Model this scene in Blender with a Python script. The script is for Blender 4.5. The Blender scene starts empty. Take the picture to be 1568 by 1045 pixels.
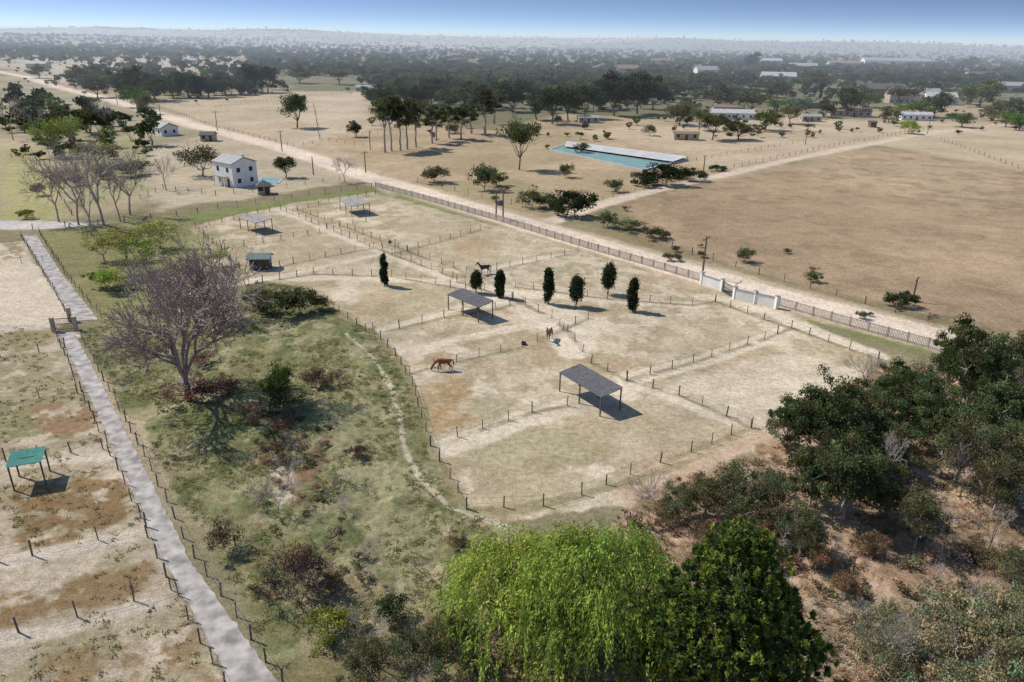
import bpy, math, random
import numpy as np
from mathutils import Vector, Matrix
R=np.random.RandomState(7); random.seed(7)
sc=bpy.context.scene
# ------------------------------------------------------------ camera
F=1120.0; CH=37.0; pitch=math.radians(22.35); roll=0.0153
fw=np.array([0,math.cos(pitch),-math.sin(pitch)]); up0=np.array([0,math.sin(pitch),math.cos(pitch)]); r0=np.array([1.,0,0])
rt=r0*math.cos(roll)+up0*math.sin(roll); up=up0*math.cos(roll)-r0*math.sin(roll)
C=np.array([0,0,CH])
cam=bpy.data.cameras.new("camera"); co=bpy.data.objects.new("camera",cam); sc.collection.objects.link(co)
M=Matrix(((rt[0],up[0],-fw[0],0),(rt[1],up[1],-fw[1],0),(rt[2],up[2],-fw[2],CH),(0,0,0,1)))
co.matrix_world=M; cam.sensor_width=36; cam.lens=36*F/1568; cam.clip_end=40000; cam.clip_start=0.5
sc.camera=co
def G(u,v,z=0.0):
    d=fw+(u-784)/F*rt-(v-522.5)/F*up
    t=(z-CH)/min(d[2],-1e-4); return C+d*t
def G2(pts,z=0.0): return np.array([G(u,v,z)[:2] for u,v in pts])
def depth(P): return float(np.dot(np.array([P[0],P[1],0])-C,fw))
def hfor(P,vt):
    d0=np.array([P[0],P[1],0])-C; k=522.5-vt
    return float((k*np.dot(d0,fw)-F*np.dot(d0,up))/(F*up[2]-k*fw[2]))
# ------------------------------------------------------------ noise
def hsh(ix,iy,s):
    h=(ix*374761393+iy*668265263+s*1442695041)&0xffffffff
    h=((h^(h>>13))*1274126177)&0xffffffff
    return ((h^(h>>16))&0xffff)/65535.0
def vn(x,y,s,seed):
    X=x/s;Y=y/s;ix=np.floor(X).astype(np.int64);iy=np.floor(Y).astype(np.int64);fx=X-ix;fy=Y-iy
    fx=fx*fx*(3-2*fx);fy=fy*fy*(3-2*fy)
    a=hsh(ix,iy,seed);b=hsh(ix+1,iy,seed);c=hsh(ix,iy+1,seed);d=hsh(ix+1,iy+1,seed)
    return (a*(1-fx)+b*fx)*(1-fy)+(c*(1-fx)+d*fx)*fy
def fbm(x,y,s,seed,o=4):
    r=0;a=1;t=0
    for i in range(o):
        cs,sn=math.cos(i*.9+.4),math.sin(i*.9+.4)
        r=r+a*vn(x*cs-y*sn+i*17.3,x*sn+y*cs-i*9.1,s/2**i,seed+i);t+=a;a*=.55
    return r/t
def sst(a,b,x):
    t=np.clip((x-a)/(b-a),0,1);return t*t*(3-2*t)
def sdpoly(x,y,P):
    n=len(P);d=np.full(x.shape,1e12);ins=np.zeros(x.shape,bool)
    for i in range(n):
        ax,ay=P[i];bx,by=P[(i+1)%n];ex=bx-ax;ey=by-ay
        wx=x-ax;wy=y-ay;t=np.clip((wx*ex+wy*ey)/(ex*ex+ey*ey+1e-9),0,1)
        d=np.minimum(d,(wx-ex*t)**2+(wy-ey*t)**2)
        c=((ay>y)!=(by>y))&(x<(bx-ax)*(y-ay)/((by-ay) if abs(by-ay)>1e-9 else 1e-9)+ax)
        ins^=c
    d=np.sqrt(d);return np.where(ins,-d,d)
def dline(x,y,P):
    d=np.full(x.shape,1e12)
    for i in range(len(P)-1):
        ax,ay=P[i];bx,by=P[i+1];ex=bx-ax;ey=by-ay
        wx=x-ax;wy=y-ay;t=np.clip((wx*ex+wy*ey)/(ex*ex+ey*ey+1e-9),0,1)
        d=np.minimum(d,(wx-ex*t)**2+(wy-ey*t)**2)
    return np.sqrt(d)
# ------------------------------------------------------------ mesh utils
def mesh_np(name,V,Fa,mats=(),midx=None,col=None,smooth=False):
    me=bpy.data.meshes.new(name);V=np.asarray(V,np.float32);Fa=np.asarray(Fa,np.int32)
    me.vertices.add(len(V));me.vertices.foreach_set('co',V.ravel())
    k=Fa.shape[1];me.loops.add(Fa.size);me.loops.foreach_set('vertex_index',Fa.ravel())
    me.polygons.add(len(Fa));me.polygons.foreach_set('loop_start',np.arange(len(Fa),dtype=np.int32)*k)
    if midx is not None: me.polygons.foreach_set('material_index',np.asarray(midx,np.int32))
    me.polygons.foreach_set('use_smooth',np.full(len(Fa),bool(smooth)))
    for m in mats: me.materials.append(m)
    if col is not None:
        a=me.attributes.new('Col','FLOAT_COLOR','POINT')
        c=np.ones((len(V),4),np.float32);c[:,:3]=col;a.data.foreach_set('color',c.ravel())
    me.update(calc_edges=True);return me
def obj(name,me,loc=(0,0,0),rot=(0,0,0),scl=(1,1,1),parent=None):
    o=bpy.data.objects.new(name,me);sc.collection.objects.link(o);o.location=loc;o.rotation_euler=rot;o.scale=scl
    if parent: o.parent=parent
    return o
class MB: # box/tube mesh builder
    def __init__(s): s.v=[];s.f=[];s.m=[]
    def quad(s,a,b,c,d,m=0):
        n=len(s.v);s.v+=[tuple(a),tuple(b),tuple(c),tuple(d)];s.f.append((n,n+1,n+2,n+3));s.m.append(m)
    def box(s,c,sx,sy,sz,rot=0,m=0): # c = centre of base
        cs,sn=math.cos(rot),math.sin(rot);n=len(s.v)
        for dz in (0,sz):
            for dx,dy in ((-1,-1),(1,-1),(1,1),(-1,1)):
                x=dx*sx/2;y=dy*sy/2;s.v.append((c[0]+x*cs-y*sn,c[1]+x*sn+y*cs,c[2]+dz))
        for q in ((0,3,2,1),(4,5,6,7),(0,1,5,4),(1,2,6,5),(2,3,7,6),(3,0,4,7)):
            s.f.append(tuple(n+i for i in q));s.m.append(m)
    def beam(s,a,b,w,m=0,w2=None):
        a=Vector(a);b=Vector(b);d=(b-a).normalized();h=Vector((0,0,1)) if abs(d.z)<.95 else Vector((1,0,0))
        x=d.cross(h).normalized();y=d.cross(x);n=len(s.v);w2=w if w2 is None else w2
        for p,ww in ((a,w),(b,w2)):
            for i,j in ((-1,-1),(1,-1),(1,1),(-1,1)): s.v.append(tuple(p+x*i*ww/2+y*j*ww/2))
        for q in ((0,3,2,1),(4,5,6,7),(0,1,5,4),(1,2,6,5),(2,3,7,6),(3,0,4,7)):
            s.f.append(tuple(n+i for i in q));s.m.append(m)
    def mesh(s,name,mats): return mesh_np(name,s.v,s.f,mats,s.m)
# ------------------------------------------------------------ materials
def nmat(name):
    m=bpy.data.materials.new(name);m.use_nodes=True;nt=m.node_tree;nt.nodes.clear()
    o=nt.nodes.new('ShaderNodeOutputMaterial');return m,nt,o
def simple(name,c,rough=.8,var=.25,scale=2.0,metal=0,bump=0.0):
    m,nt,o=nmat(name);b=nt.nodes.new('ShaderNodeBsdfPrincipled');b.inputs['Roughness'].default_value=rough;b.inputs['Metallic'].default_value=metal
    b.inputs['Specular IOR Level'].default_value=.25
    tc=nt.nodes.new('ShaderNodeNewGeometry');n=nt.nodes.new('ShaderNodeTexNoise');n.inputs['Scale'].default_value=scale;n.inputs['Detail'].default_value=5
    nt.links.new(tc.outputs['Position'],n.inputs['Vector'])
    r=nt.nodes.new('ShaderNodeMapRange');r.inputs[1].default_value=.3;r.inputs[2].default_value=.7;r.inputs[3].default_value=1-var;r.inputs[4].default_value=1+var
    nt.links.new(n.outputs['Fac'],r.inputs[0])
    v=nt.nodes.new('ShaderNodeVectorMath');v.operation='SCALE';v.inputs[0].default_value=c;nt.links.new(r.outputs[0],v.inputs['Scale'])
    nt.links.new(v.outputs[0],b.inputs['Base Color']);nt.links.new(b.outputs[0],o.inputs[0]);return m
def leafmat(name,trans=.3,ov=.35):
    m,nt,o=nmat(name);a=nt.nodes.new('ShaderNodeAttribute');a.attribute_name='Col'
    oi=nt.nodes.new('ShaderNodeObjectInfo')
    r=nt.nodes.new('ShaderNodeMapRange');r.inputs[3].default_value=1-ov;r.inputs[4].default_value=1+ov;nt.links.new(oi.outputs['Random'],r.inputs[0])
    v=nt.nodes.new('ShaderNodeVectorMath');v.operation='SCALE';nt.links.new(a.outputs['Color'],v.inputs[0]);nt.links.new(r.outputs[0],v.inputs['Scale'])
    mu=nt.nodes.new('ShaderNodeMath');mu.operation='MULTIPLY';mu.inputs[1].default_value=7.31;nt.links.new(oi.outputs['Random'],mu.inputs[0])
    fr=nt.nodes.new('ShaderNodeMath');fr.operation='FRACT';nt.links.new(mu.outputs[0],fr.inputs[0])
    h=nt.nodes.new('ShaderNodeHueSaturation');mr=nt.nodes.new('ShaderNodeMapRange');mr.inputs[3].default_value=.5-.035*(ov/.35);mr.inputs[4].default_value=.5+.02*(ov/.35)
    nt.links.new(fr.outputs[0],mr.inputs[0]);nt.links.new(mr.outputs[0],h.inputs['Hue']);nt.links.new(v.outputs[0],h.inputs['Color'])
    d=nt.nodes.new('ShaderNodeBsdfDiffuse');t=nt.nodes.new('ShaderNodeBsdfTranslucent');mx=nt.nodes.new('ShaderNodeMixShader');mx.inputs[0].default_value=trans
    nt.links.new(h.outputs[0],d.inputs[0]);nt.links.new(h.outputs[0],t.inputs[0]);nt.links.new(d.outputs[0],mx.inputs[1]);nt.links.new(t.outputs[0],mx.inputs[2]);nt.links.new(mx.outputs[0],o.inputs[0]);return m
LEAF=leafmat('leaves',.35);LEAFN=leafmat('leaves_near',.4,.12);GRASS=leafmat('grass_blades',.45,.3)
BARK=simple('bark_grey_brown',(.17,.135,.105),.95,.35,3);BARKG=simple('bark_pale',(.38,.33,.29),.95,.3,3);BARKD=simple('bark_dark',(.09,.07,.06),.95,.3,3);BARKP=simple('bark_pinkish',(.33,.27,.24),.95,.3,3)
# ------------------------------------------------------------ trees
def nrm(a): return a/(np.linalg.norm(a,axis=-1,keepdims=True)+1e-9)
def tubes(S,k=5):
    S=np.asarray(S,float);p0=S[:,0:3];p1=S[:,3:6];r0_=S[:,6];r1_=S[:,7];d=nrm(p1-p0)
    h=np.where(np.abs(d[:,2:3])<.9,np.array([[0,0,1.]]),np.array([[1.,0,0]]));x=nrm(np.cross(d,h));y=np.cross(d,x)
    an=np.arange(k)*2*math.pi/k;ca=np.cos(an)[None,:,None];sa=np.sin(an)[None,:,None]
    ring=x[:,None]*ca+y[:,None]*sa
    V=np.concatenate([p0[:,None]+ring*r0_[:,None,None],p1[:,None]+ring*r1_[:,None,None]],1)
    N=len(S);base=(np.arange(N)*2*k)[:,None];i=np.arange(k)[None];j=(np.arange(k)[None]+1)%k
    Fq=np.stack([base+i,base+j,base+k+j,base+k+i],2).reshape(-1,4);return V.reshape(-1,3),Fq
def leafq(c,w,l,rng,axis=None,flat=0.0):
    n=len(c);a=nrm(rng.normal(size=(n,3))) if axis is None else nrm(axis+rng.normal(size=(n,3))*.25)
    b=rng.normal(size=(n,3));b=nrm(np.cross(a,b))
    w=(np.ones(n)*w)[:,None]/2;l=(np.ones(n)*l)[:,None]/2
    V=np.stack([c-a*l-b*w*.5,c-a*l*.1+b*w,c+a*l+b*w*.2,c+a*l*.1-b*w],1).reshape(-1,3)
    Fq=np.arange(4*n).reshape(-1,4);return V,Fq
def assemble(name,segs,lc,ls,lcol,rng,bark=BARK,leaf=LEAF,k=5,axis=None,lw=None):
    V1,F1=tubes(segs,k);cols=[np.ones((len(V1),3))*.1];Vs=[V1];Fs=[F1];mi=[np.zeros(len(F1),int)]
    if lc is not None and len(lc):
        V2,F2=leafq(lc,ls if lw is None else lw,ls,rng,axis);Vs.append(V2);Fs.append(F2+len(V1));mi.append(np.ones(len(F2),int));cols.append(np.repeat(lcol,4,0))
    return mesh_np(name,np.concatenate(Vs),np.concatenate(Fs),(bark,leaf),np.concatenate(mi),np.concatenate(cols))
def limb(segs,a,b,ra,rb,rng,n=4,wig=.08):
    a=np.array(a,float);b=np.array(b,float);L=np.linalg.norm(b-a);prev=a
    for i in range(1,n+1):
        t=i/n;p=a+(b-a)*t
        p[2]-=0.12*L*math.sin(math.pi*t)*0.6
        if i<n:p=p+rng.normal(size=3)*wig*L*.5
        segs.append((*prev,*p,ra+(rb-ra)*(i-1)/n,ra+(rb-ra)*t));prev=p
def crown(name,seed,h,w,th,nc,nl,ls,col,shape='round',bark=BARK,leaf=LEAF,cr=.16,var=.35,gap=0.):
    """broad-leaved tree: tapered trunk, limbs to every clump, clumps of leaf faces"""
    rng=np.random.RandomState(seed);segs=[];top=np.array([rng.normal()*.03*w,rng.normal()*.03*w,th])
    tr=max(.012*h+.01*w,.03)
    if shape=='bush':
        top=np.array([0,0,.12*h]);tr*=.7
    limb(segs,(0,0,-.1),top,tr*1.3,tr*.9,rng,4,.04)
    lc=[];cl=[]
    nlobe=max(4,nc//5);ctr=[]
    for i in range(nlobe):
        an=2*math.pi*(i+rng.rand()*.7)/nlobe;rr=w/2*(.30+.38*rng.rand())
        if i==0: rr*=.2
        if shape=='umbrella': z=h*(.62+.18*rng.rand())
        elif shape=='gum': z=th+(h-th)*(.2+.65*rng.rand());rr*=.85
        elif shape=='bush': z=h*(.35+.35*rng.rand())
        else: z=th+(h-th)*(.22+.55*rng.rand()*(1-.8*rr/w))
        ctr.append(np.array([math.cos(an)*rr,math.sin(an)*rr,z]))
    lobr=w*.25*(.75+.5*rng.rand(nlobe))
    vz={'umbrella':.6,'gum':.9,'bush':.8}.get(shape,.85)*min(1.3,max(.5,(h-th)/w*1.1))
    for i in range(nlobe):
        mid=ctr[i];limb(segs,top,mid-np.array([0,0,.3*lobr[i]]),tr*.55,tr*.22,rng,4,.1)
    for j in range(nc):
        i=j%nlobe;d=nrm(rng.normal(size=3)+np.array([0,0,.3]));p=ctr[i]+d*lobr[i]*np.array([1,1,vz])*(.5+.6*rng.rand())
        p[2]=min(max(p[2],h*.12),h*.98)
        limb(segs,ctr[i]-np.array([0,0,.3*lobr[i]]),p,tr*.2,tr*.06,rng,2,.06)
        rad=w*cr*(.6+.7*rng.rand());n=int(nl/nc*(.6+.8*rng.rand()))
        q=nrm(rng.normal(size=(n,3)))*(rng.rand(n,1)**.5)*rad*np.array([1,1,.65])
        lc.append(p+q);b=(1+var*(rng.rand()*2-1))
        cc=np.array(col)*b*(1+rng.normal(size=(n,1))*.18);cc=cc*np.array([1+.15*rng.normal(),1,1]);cl.append(np.clip(cc,.008,.8))
    lc=np.concatenate(lc);cl=np.concatenate(cl);lc[:,2]=np.maximum(lc[:,2],.03)
    me=assemble(name,segs,lc,ls*(.7+.6*rng.rand(len(lc))),cl,rng,bark,leaf);me['h']=h;me['w']=w;return me
def bare(name,seed,h,w,maxd=7,bark=BARKG,leafcol=None,nl=0,trunk=.28,rad=None,mr=.0009,spread=.62,stems=3):
    rng=np.random.RandomState(seed);segs=[];tips=[]
    def grow(p,d,L,r,dep):
        n=3;prev=p
        for i in range(n):
            d=nrm(d+rng.normal(size=3)*.13+np.array([0,0,.04]));q=prev+d*L/n
            segs.append((*prev,*q,r*(1-.25*i/n),r*(1-.25*(i+1)/n)));prev=q
            if dep>1 and dep<maxd and i<2 and rng.rand()<.55:
                e=nrm(d+nrm(rng.normal(size=3))*.95);grow(q,e,L*.6*(.7+.5*rng.rand()),r*.45,dep+1+(rng.rand()<.4))
        if dep==0:
            for s in range(stems):
                an=6.283*(s+.5*rng.rand())/stems;sp=spread*(.7+.5*rng.rand())*1.1
                e=nrm(np.array([math.cos(an)*sp,math.sin(an)*sp,1.]));grow(prev,e,L*(.85+.3*rng.rand())*(1.5 if stems>3 else .8),r*.62,1)
        elif dep<maxd:
            for _ in range(2 if rng.rand()<.6 else 3):
                e=nrm(d+nrm(rng.normal(size=3)*np.array([1,1,.7]))*spread);grow(prev,e,L*(.68+.2*rng.rand()),r*.66,dep+1)
        else: tips.append(prev)
    grow(np.array([0,0,-.1]),np.array([0,0,1.]),h*trunk,rad or h*.022,0)
    S=np.array(segs);mz=S[:,5].max();mw=np.percentile(np.abs(S[:,3:5]),98)*2
    S[:,[0,1,3,4]]*=w/mw;S[:,[2,5]]*=h/mz;S[:,6:8]=np.maximum(S[:,6:8],mr*h)
    lc=None;cl=None
    if nl:
        T=np.array(tips)*np.array([w/mw,w/mw,h/mz]);idx=rng.randint(0,len(T),nl);lc=T[idx]+rng.normal(size=(nl,3))*h*.02
        cl=np.array(leafcol)*(1+rng.normal(size=(nl,1))*.3);cl=np.clip(cl,.01,.8)
    me=assemble(name,S,lc,h*.009 if nl else 0,cl,rng,bark,LEAFN,3);me['h']=h;me['w']=w;return me
def cypress(name,seed,h,w,th,nl,ls,col):
    rng=np.random.RandomState(seed);segs=[];limb(segs,(0,0,-.1),(0,0,h*.9),.11,.03,rng,4,.0)
    lc=[];cl=[]
    for c in range(46):
        t=rng.rand();an=rng.rand()*6.28;rr=w/2*.75*math.sin(math.pi*min(1,(t*.86+.12)))**.6*(.5+.5*rng.rand())
        p=np.array([math.cos(an)*rr,math.sin(an)*rr,th+(h-th)*t*.97]);n=nl//46;segs.append((0,0,max(th*.8,p[2]-.3),*p,.02,.01))
        lc.append(p+rng.normal(size=(n,3))*np.array([w*.09,w*.09,w*.13]));cl.append(np.array(col)*(1+.5*(rng.rand()-.5))*(1+rng.normal(size=(n,1))*.2))
    lc=np.concatenate(lc);cl=np.clip(np.concatenate(cl),.006,1)
    me=assemble(name,segs,lc,ls,cl,rng,BARK,LEAFN,5,axis=np.array([0,0,1.])+lc*np.array([.3,.3,0]));me['h']=h;me['w']=w;return me
def pine(name,seed,h,w):
    rng=np.random.RandomState(seed);segs=[];limb(segs,(0,0,-.1),(0,0,h),.28,.04,rng,8,.008);lc=[];ax=[];cl=[]
    z=h*.08
    while z<h*.99:
        t=(z/h-.08)/.92;L0=w/2*(1-t)**.85+.3;nb=11 if t<.7 else 7
        for b in range(nb):
            an=6.283*(b+rng.rand())/nb;L=L0*(.78+.34*rng.rand());el=.12+.55*t+rng.normal()*.06
            d=np.array([math.cos(an),math.sin(an),0]);sd_=np.array([-d[1],d[0],0]);prev=np.array([0,0,z]);n=max(3,int(L/.5));bb=.75+.5*rng.rand()
            for i in range(n):
                s=(i+1)/n;q=np.array([0,0,z])+d*L*s+np.array([0,0,L*(.06*s+el*.35*s*s)])+rng.normal(size=3)*.05
                segs.append((*prev,*q,.05*(1-s)+.012,.04*(1-s)+.008));prev=q
                if s>.3:
                    for c in range(2 if s<.8 else 3):
                        p=q+sd_*rng.normal()*.38*(.4+s)+rng.normal(size=3)*.10;m=18
                        # upright candle-like shoot: needles packed around a short vertical axis
                        a=nrm(rng.normal(size=(m,3))*np.array([.6,.6,.3])+np.array([0,0,.9])+d*.25);lc.append(p+np.array([0,0,1.])*(rng.rand(m,1)*.35)+a*.12);ax.append(a)
                        k=rng.rand()
                        base=np.array([.27,.31,.06]) if k<(.12+.33*s) else (np.array([.13,.19,.05]) if k<.7 else np.array([.07,.11,.035]))
                        cl.append(base*bb*(.8+.4*rng.rand())*(1+rng.normal(size=(m,1))*.18))
        z+=.42+.14*rng.rand()
    lc=np.concatenate(lc);ax=np.concatenate(ax);cl=np.clip(np.concatenate(cl),.008,1)
    me=assemble(name,segs,lc,.36,cl,rng,BARK,LEAFN,4,axis=ax,lw=.13);me['h']=h;me['w']=w;return me
def willow(name,seed,h,w,nb=120):
    rng=np.random.RandomState(seed);segs=[];limb(segs,(0,0,-.1),(0,0,h*.3),.45,.35,rng,4,.03);lc=[];ax=[];cl=[]
    for i in range(nb):
        an=i*2.399+rng.rand()*.8;rr=w/2*.98*math.sqrt((i+.5)/nb)*(.78+.34*rng.rand());dome=math.sqrt(max(0.03,1-(rr/(w/2))**2)) if rr<w/2 else .17
        p=np.array([math.cos(an)*rr,math.sin(an)*rr,h*(.30+.66*dome)*(.70+.38*rng.rand())])
        if i%2==0: limb(segs,(0,0,h*.3),p,.14,.03,rng,6,.05)
        out=np.array([math.cos(an),math.sin(an),0]);cb=.6+.8*rng.rand();yel=1.05+.3*rng.rand();cw=.35+.4*rng.rand()
        for f in range(17):
            st=p+rng.normal(size=3)*np.array([cw,cw,.15]);L=min(st[2]-.1,(.45+1.35*rng.rand())*(1+.6*rr/(w/2)));m=int(L/.075)
            if m<3: continue
            dr=nrm(out*.7+rng.normal(size=3)*np.array([1,1,0]));s=np.linspace(0,1,m)[:,None]
            pts=st+dr*(np.sqrt(s)*(.7+.6*rng.rand()))+np.array([0,0,.25])*np.sin(s*3.1)+np.array([0,0,-1.])*s**1.6*L+rng.normal(size=(m,3))*.07
            lc.append(pts);ax.append(np.array([0,0,-1.])+dr*(1.2-1.0*s));fb=cb*(.7+.6*rng.rand());cl.append(np.array([.29*yel,.44,.09])*fb*(1+rng.normal(size=(m,1))*.15))
    lc=np.concatenate(lc);ax=np.concatenate(ax);cl=np.clip(np.concatenate(cl),.01,.85)
    me=assemble(name,segs,lc,.24,cl,rng,BARK,LEAFN,5,axis=ax,lw=.09);me['h']=h;me['w']=w;return me

OL=(.13,.135,.06);DK=(.065,.085,.038);BR=(.17,.135,.08);YG=(.25,.28,.08);GR=(.13,.19,.05)
far=[crown('t',s,9,w,1.2,24,620,.85,c,sh) for s,w,c,sh in ((1,10,DK,'round'),(2,12,(.12,.13,.06),'umbrella'),(3,10,(.16,.135,.08),'round'),(4,10,(.12,.135,.06),'round'),(5,11,DK,'umbrella'),(6,8,(.08,.095,.045),'gum'),(8,10,(.16,.19,.07),'round'))]
far.append(cypress('t',9,12,3.5,.3,600,.9,(.035,.05,.03)))
mid={}
def mk(k,l): mid[k]=l
mk('dark',[crown('m',s,9,9,1.6,46,4200,.33,DK,'round') for s in (11,12,13)])
mk('olive',[crown('m',s,8,9,1.3,42,3600,.31,OL,'round') for s in (14,15)]+[crown('m',16,7,9,1.6,42,3600,.3,OL,'umbrella')])
mk('brown',[crown('m',s,7,9,1.3,38,2600,.26,BR,'round',BARKG) for s in (17,18)])
mk('green',[crown('m',s,7,8,1.2,38,3400,.28,GR,'round') for s in (19,20)])
mk('yg',[crown('m',s,7,7,1.2,40,1900,.22,YG,'round',BARKG) for s in (21,22)])
mk('gum',[crown('m',s,14,7.5,6.5,38,3200,.34,(.09,.105,.05),'gum',BARKG,cr=.16) for s in (23,24,25)])
mk('bdark',[crown('m',s,2.6,4,0,30,2600,.17,(.06,.075,.035),'bush') for s in (31,32)])
mk('bolive',[crown('m',s,2.4,4,0,28,2200,.16,(.15,.155,.07),'bush') for s in (33,34)])
mk('bbrown',[crown('m',s,2,3.6,0,28,1500,.13,(.24,.16,.10),'bush',BARKG) for s in (35,36)])
mk('byg',[crown('m',s,2.4,3.4,0,28,2400,.14,(.27,.30,.07),'bush') for s in (37,38)])
mk('ndark',[crown('n',s,9,9,1.4,100,17000,.20,(.11,.14,.058),'round',BARKG,LEAFN,cr=.115,var=.6) for s in (41,42,43)])
mk('nolive',[crown('n',s,7,8,1.4,80,9000,.16,(.16,.165,.078),'round',BARKG,LEAFN,cr=.115,var=.5) for s in (44,45)])
mk('nbrown',[crown('n',s,3,6,0,60,4500,.13,(.24,.175,.10),'bush',BARKG,LEAFN,cr=.11,var=.5) for s in (46,47)])
mk('ngrey',[crown('n',s,3.2,6,0,70,7000,.12,(.31,.30,.165),'bush',BARKG,LEAFN,cr=.11,var=.4) for s in (48,49)])
mk('bare',[bare('b',s,10,9,6,BARKG,mr=.0014) for s in (51,52,56)])
mk('twig',[bare('b',s,2.4,3.2,5,BARKG,trunk=.12,rad=.035,mr=.004) for s in (53,54)])
mk('twigd',[bare('b',s,2.4,3.4,5,BARKD,trunk=.12,rad=.04,mr=.005) for s in (55,)])
NM={'dark':'evergreen_tree','olive':'acacia_tree','brown':'dry_leaved_tree','green':'green_tree','yg':'spring_leaved_tree','gum':'gum_tree','bdark':'dark_shrub','bolive':'olive_shrub','bbrown':'dry_shrub','byg':'yellow_green_shrub','ndark':'evergreen_tree','nolive':'acacia_tree','nbrown':'dry_shrub','ngrey':'grey_shrub','bare':'bare_tree','twig':'bare_shrub','twigd':'dead_brush'}
def put(k,u,vb,vt,w,dz=0):
    P=G(u,vb);h=max(.4,hfor(P,vt));W=w*depth(P)/F;me=random.choice(mid[k]);s=W/me['w']
    o=obj(NM[k],me,(P[0],P[1],dz),(0,0,random.random()*6.28),(s,s,h/me['h']));return o
# ------------------------------------------------------------ GROUND
S_GREEN=[(115,505),(160,500),(240,470),(350,440),(400,432),(470,440),(520,480),(565,505),(600,545),(625,590),(640,640),(655,690),(690,750),(720,785),(760,800),(735,880),(690,925),(560,975),(425,1033),(300,800),(200,640)]
S_PAD=[(300,345),(450,312),(570,296),(750,342),(900,388),(1080,440),(1200,475),(1345,540),(1330,570),(1210,640),(1200,670),(1050,735),(960,775),(830,780),(740,800),(715,785),(680,735),(650,680),(640,620),(615,565),(565,510),(500,455),(430,432),(370,425),(290,380)]
S_LP=[(0,500),(88,505),(345,1045),(345,1200),(-250,1200),(-500,700),(-400,520)]
S_LP2=[(-200,385),(35,370),(115,490),(80,500),(-200,500)]
S_RVELD=[(1345,560),(1568,560),(2100,700),(2100,1400),(700,1400),(700,1000),(960,790),(1100,720),(1210,670)]
road=[(1900,650),(1568,553),(1430,516),(1300,483),(1180,452),(1060,417),(940,383),(830,352),(760,330),(640,294),(540,264),(450,232),(380,213),(300,193),(220,168),(150,148),(90,134),(40,118),(-60,100)]
def build_ground():
    th=np.concatenate([np.linspace(-46,46,860),np.linspace(46,314,62)[1:-1]]);th=np.radians(th)
    r=[18.]
    while r[-1]<360: r.append(r[-1]*1.0042)
    while r[-1]<14000: r.append(r[-1]*1.022)
    r=np.array(r);RR,TT=np.meshgrid(r,th,indexing='ij');x=(RR*np.sin(TT)).ravel();y=(RR*np.cos(TT)).ravel()
    x=np.append(x,0.);y=np.append(y,0.)
    rad=np.hypot(x,y);sc_=np.clip(rad/120,.6,12)
    n1=fbm(x,y,14,1);n2=fbm(x,y,3.0,5);n3=fbm(x,y,60,9);n4=fbm(x,y,1.0,30,3);nf=fbm(x,y,240,17)
    col=np.zeros((len(x),3))
    def L(a,b,t): return a*(1-t[:,None])+b*t[:,None]
    col[:]=np.array([.36,.285,.18]);col=L(col,np.array([.21,.18,.10]),sst(.40,.60,n3));col=L(col,np.array([.46,.375,.26]),sst(.54,.72,nf)*.8)
    def poly(P,c,amp=1.5,soft=1.0,op=1.0,nz=None,z=None):
        nonlocal col
        Pw=G2(P);lo=Pw.min(0)-30;hi=Pw.max(0)+30;m=(x>lo[0])&(x<hi[0])&(y>lo[1])&(y<hi[1])
        if not m.any(): return
        sd=sdpoly(x[m],y[m],Pw);s=soft*sc_[m];t=1-sst(-s,s,sd+(n2[m]-.5)*amp*3+(n1[m]-.5)*amp*3)
        t=t*op
        if nz is not None: t=t*sst(nz[0],nz[1],fbm(x[m],y[m],nz[2],nz[3]))
        col[m]=L(col[m],np.array(c),t)
    def line(P,c,w,soft=.4,op=1.0,amp=.6,brk=0):
        nonlocal col
        Pw=G2(P);lo=Pw.min(0)-w*3-2;hi=Pw.max(0)+w*3+2;m=(x>lo[0])&(x<hi[0])&(y>lo[1])&(y<hi[1])
        if not m.any(): return
        d=dline(x[m],y[m],Pw);s=soft*np.clip(sc_[m],.6,3);t=(1-sst(w/2-s,w/2+s,d+(n2[m]-.5)*amp*2))*op
        if brk: t=t*sst(.5-brk,.5+brk*.2,n1[m]*.5+n2[m]*.5)
        col[m]=L(col[m],np.array(c),t)
    SAND=(.52,.425,.295);SANDL=(.61,.515,.38);GRN=(.175,.178,.078);ROADC=(.66,.53,.40)
    poly([(400,75),(1700,70),(1700,160),(1200,160),(900,190),(650,190),(400,160)],(.16,.15,.08),4,3,.9)
    poly([(0,90),(120,75),(330,75),(380,100),(150,125),(60,135)],(.50,.42,.31),3,3,.7)
    poly([(0,118),(90,138),(260,185),(420,225),(300,250),(120,235),(0,190)],(.33,.29,.19),3,2,.7)
    poly([(230,160),(420,140),(560,140),(600,235),(450,225),(330,195)],(.46,.36,.24),2,2,.9)
    poly([(450,232),(600,190),(760,200),(870,175),(1060,185),(1100,265),(900,315),(830,345),(640,290)],(.43,.32,.20),2,2,.95)
    poly([(450,232),(600,190),(760,200),(870,175),(1060,185),(1100,265),(900,315),(830,345),(640,290)],(.33,.26,.155),2,2,.7,(.48,.62,18,37))
    poly([(480,205),(560,180),(560,140),(480,150)],(.50,.40,.28),2,2,.8)
    poly([(600,232),(740,215),(800,260),(1000,262),(900,310),(760,290)],(.35,.27,.16),2,2,.6)
    poly([(880,200),(1200,180),(1568,190),(1568,235),(1340,222),(1100,262),(1050,235)],(.47,.37,.25),2,2,.95)
    poly([(940,310),(1120,275),(1340,228),(1600,262),(1750,500),(1568,520),(1440,488),(1200,428),(990,362)],(.35,.25,.155),2,1,1)
    poly([(1180,260),(1340,230),(1568,262),(1568,330),(1300,290)],(.43,.33,.21),3,3,.6)
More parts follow.
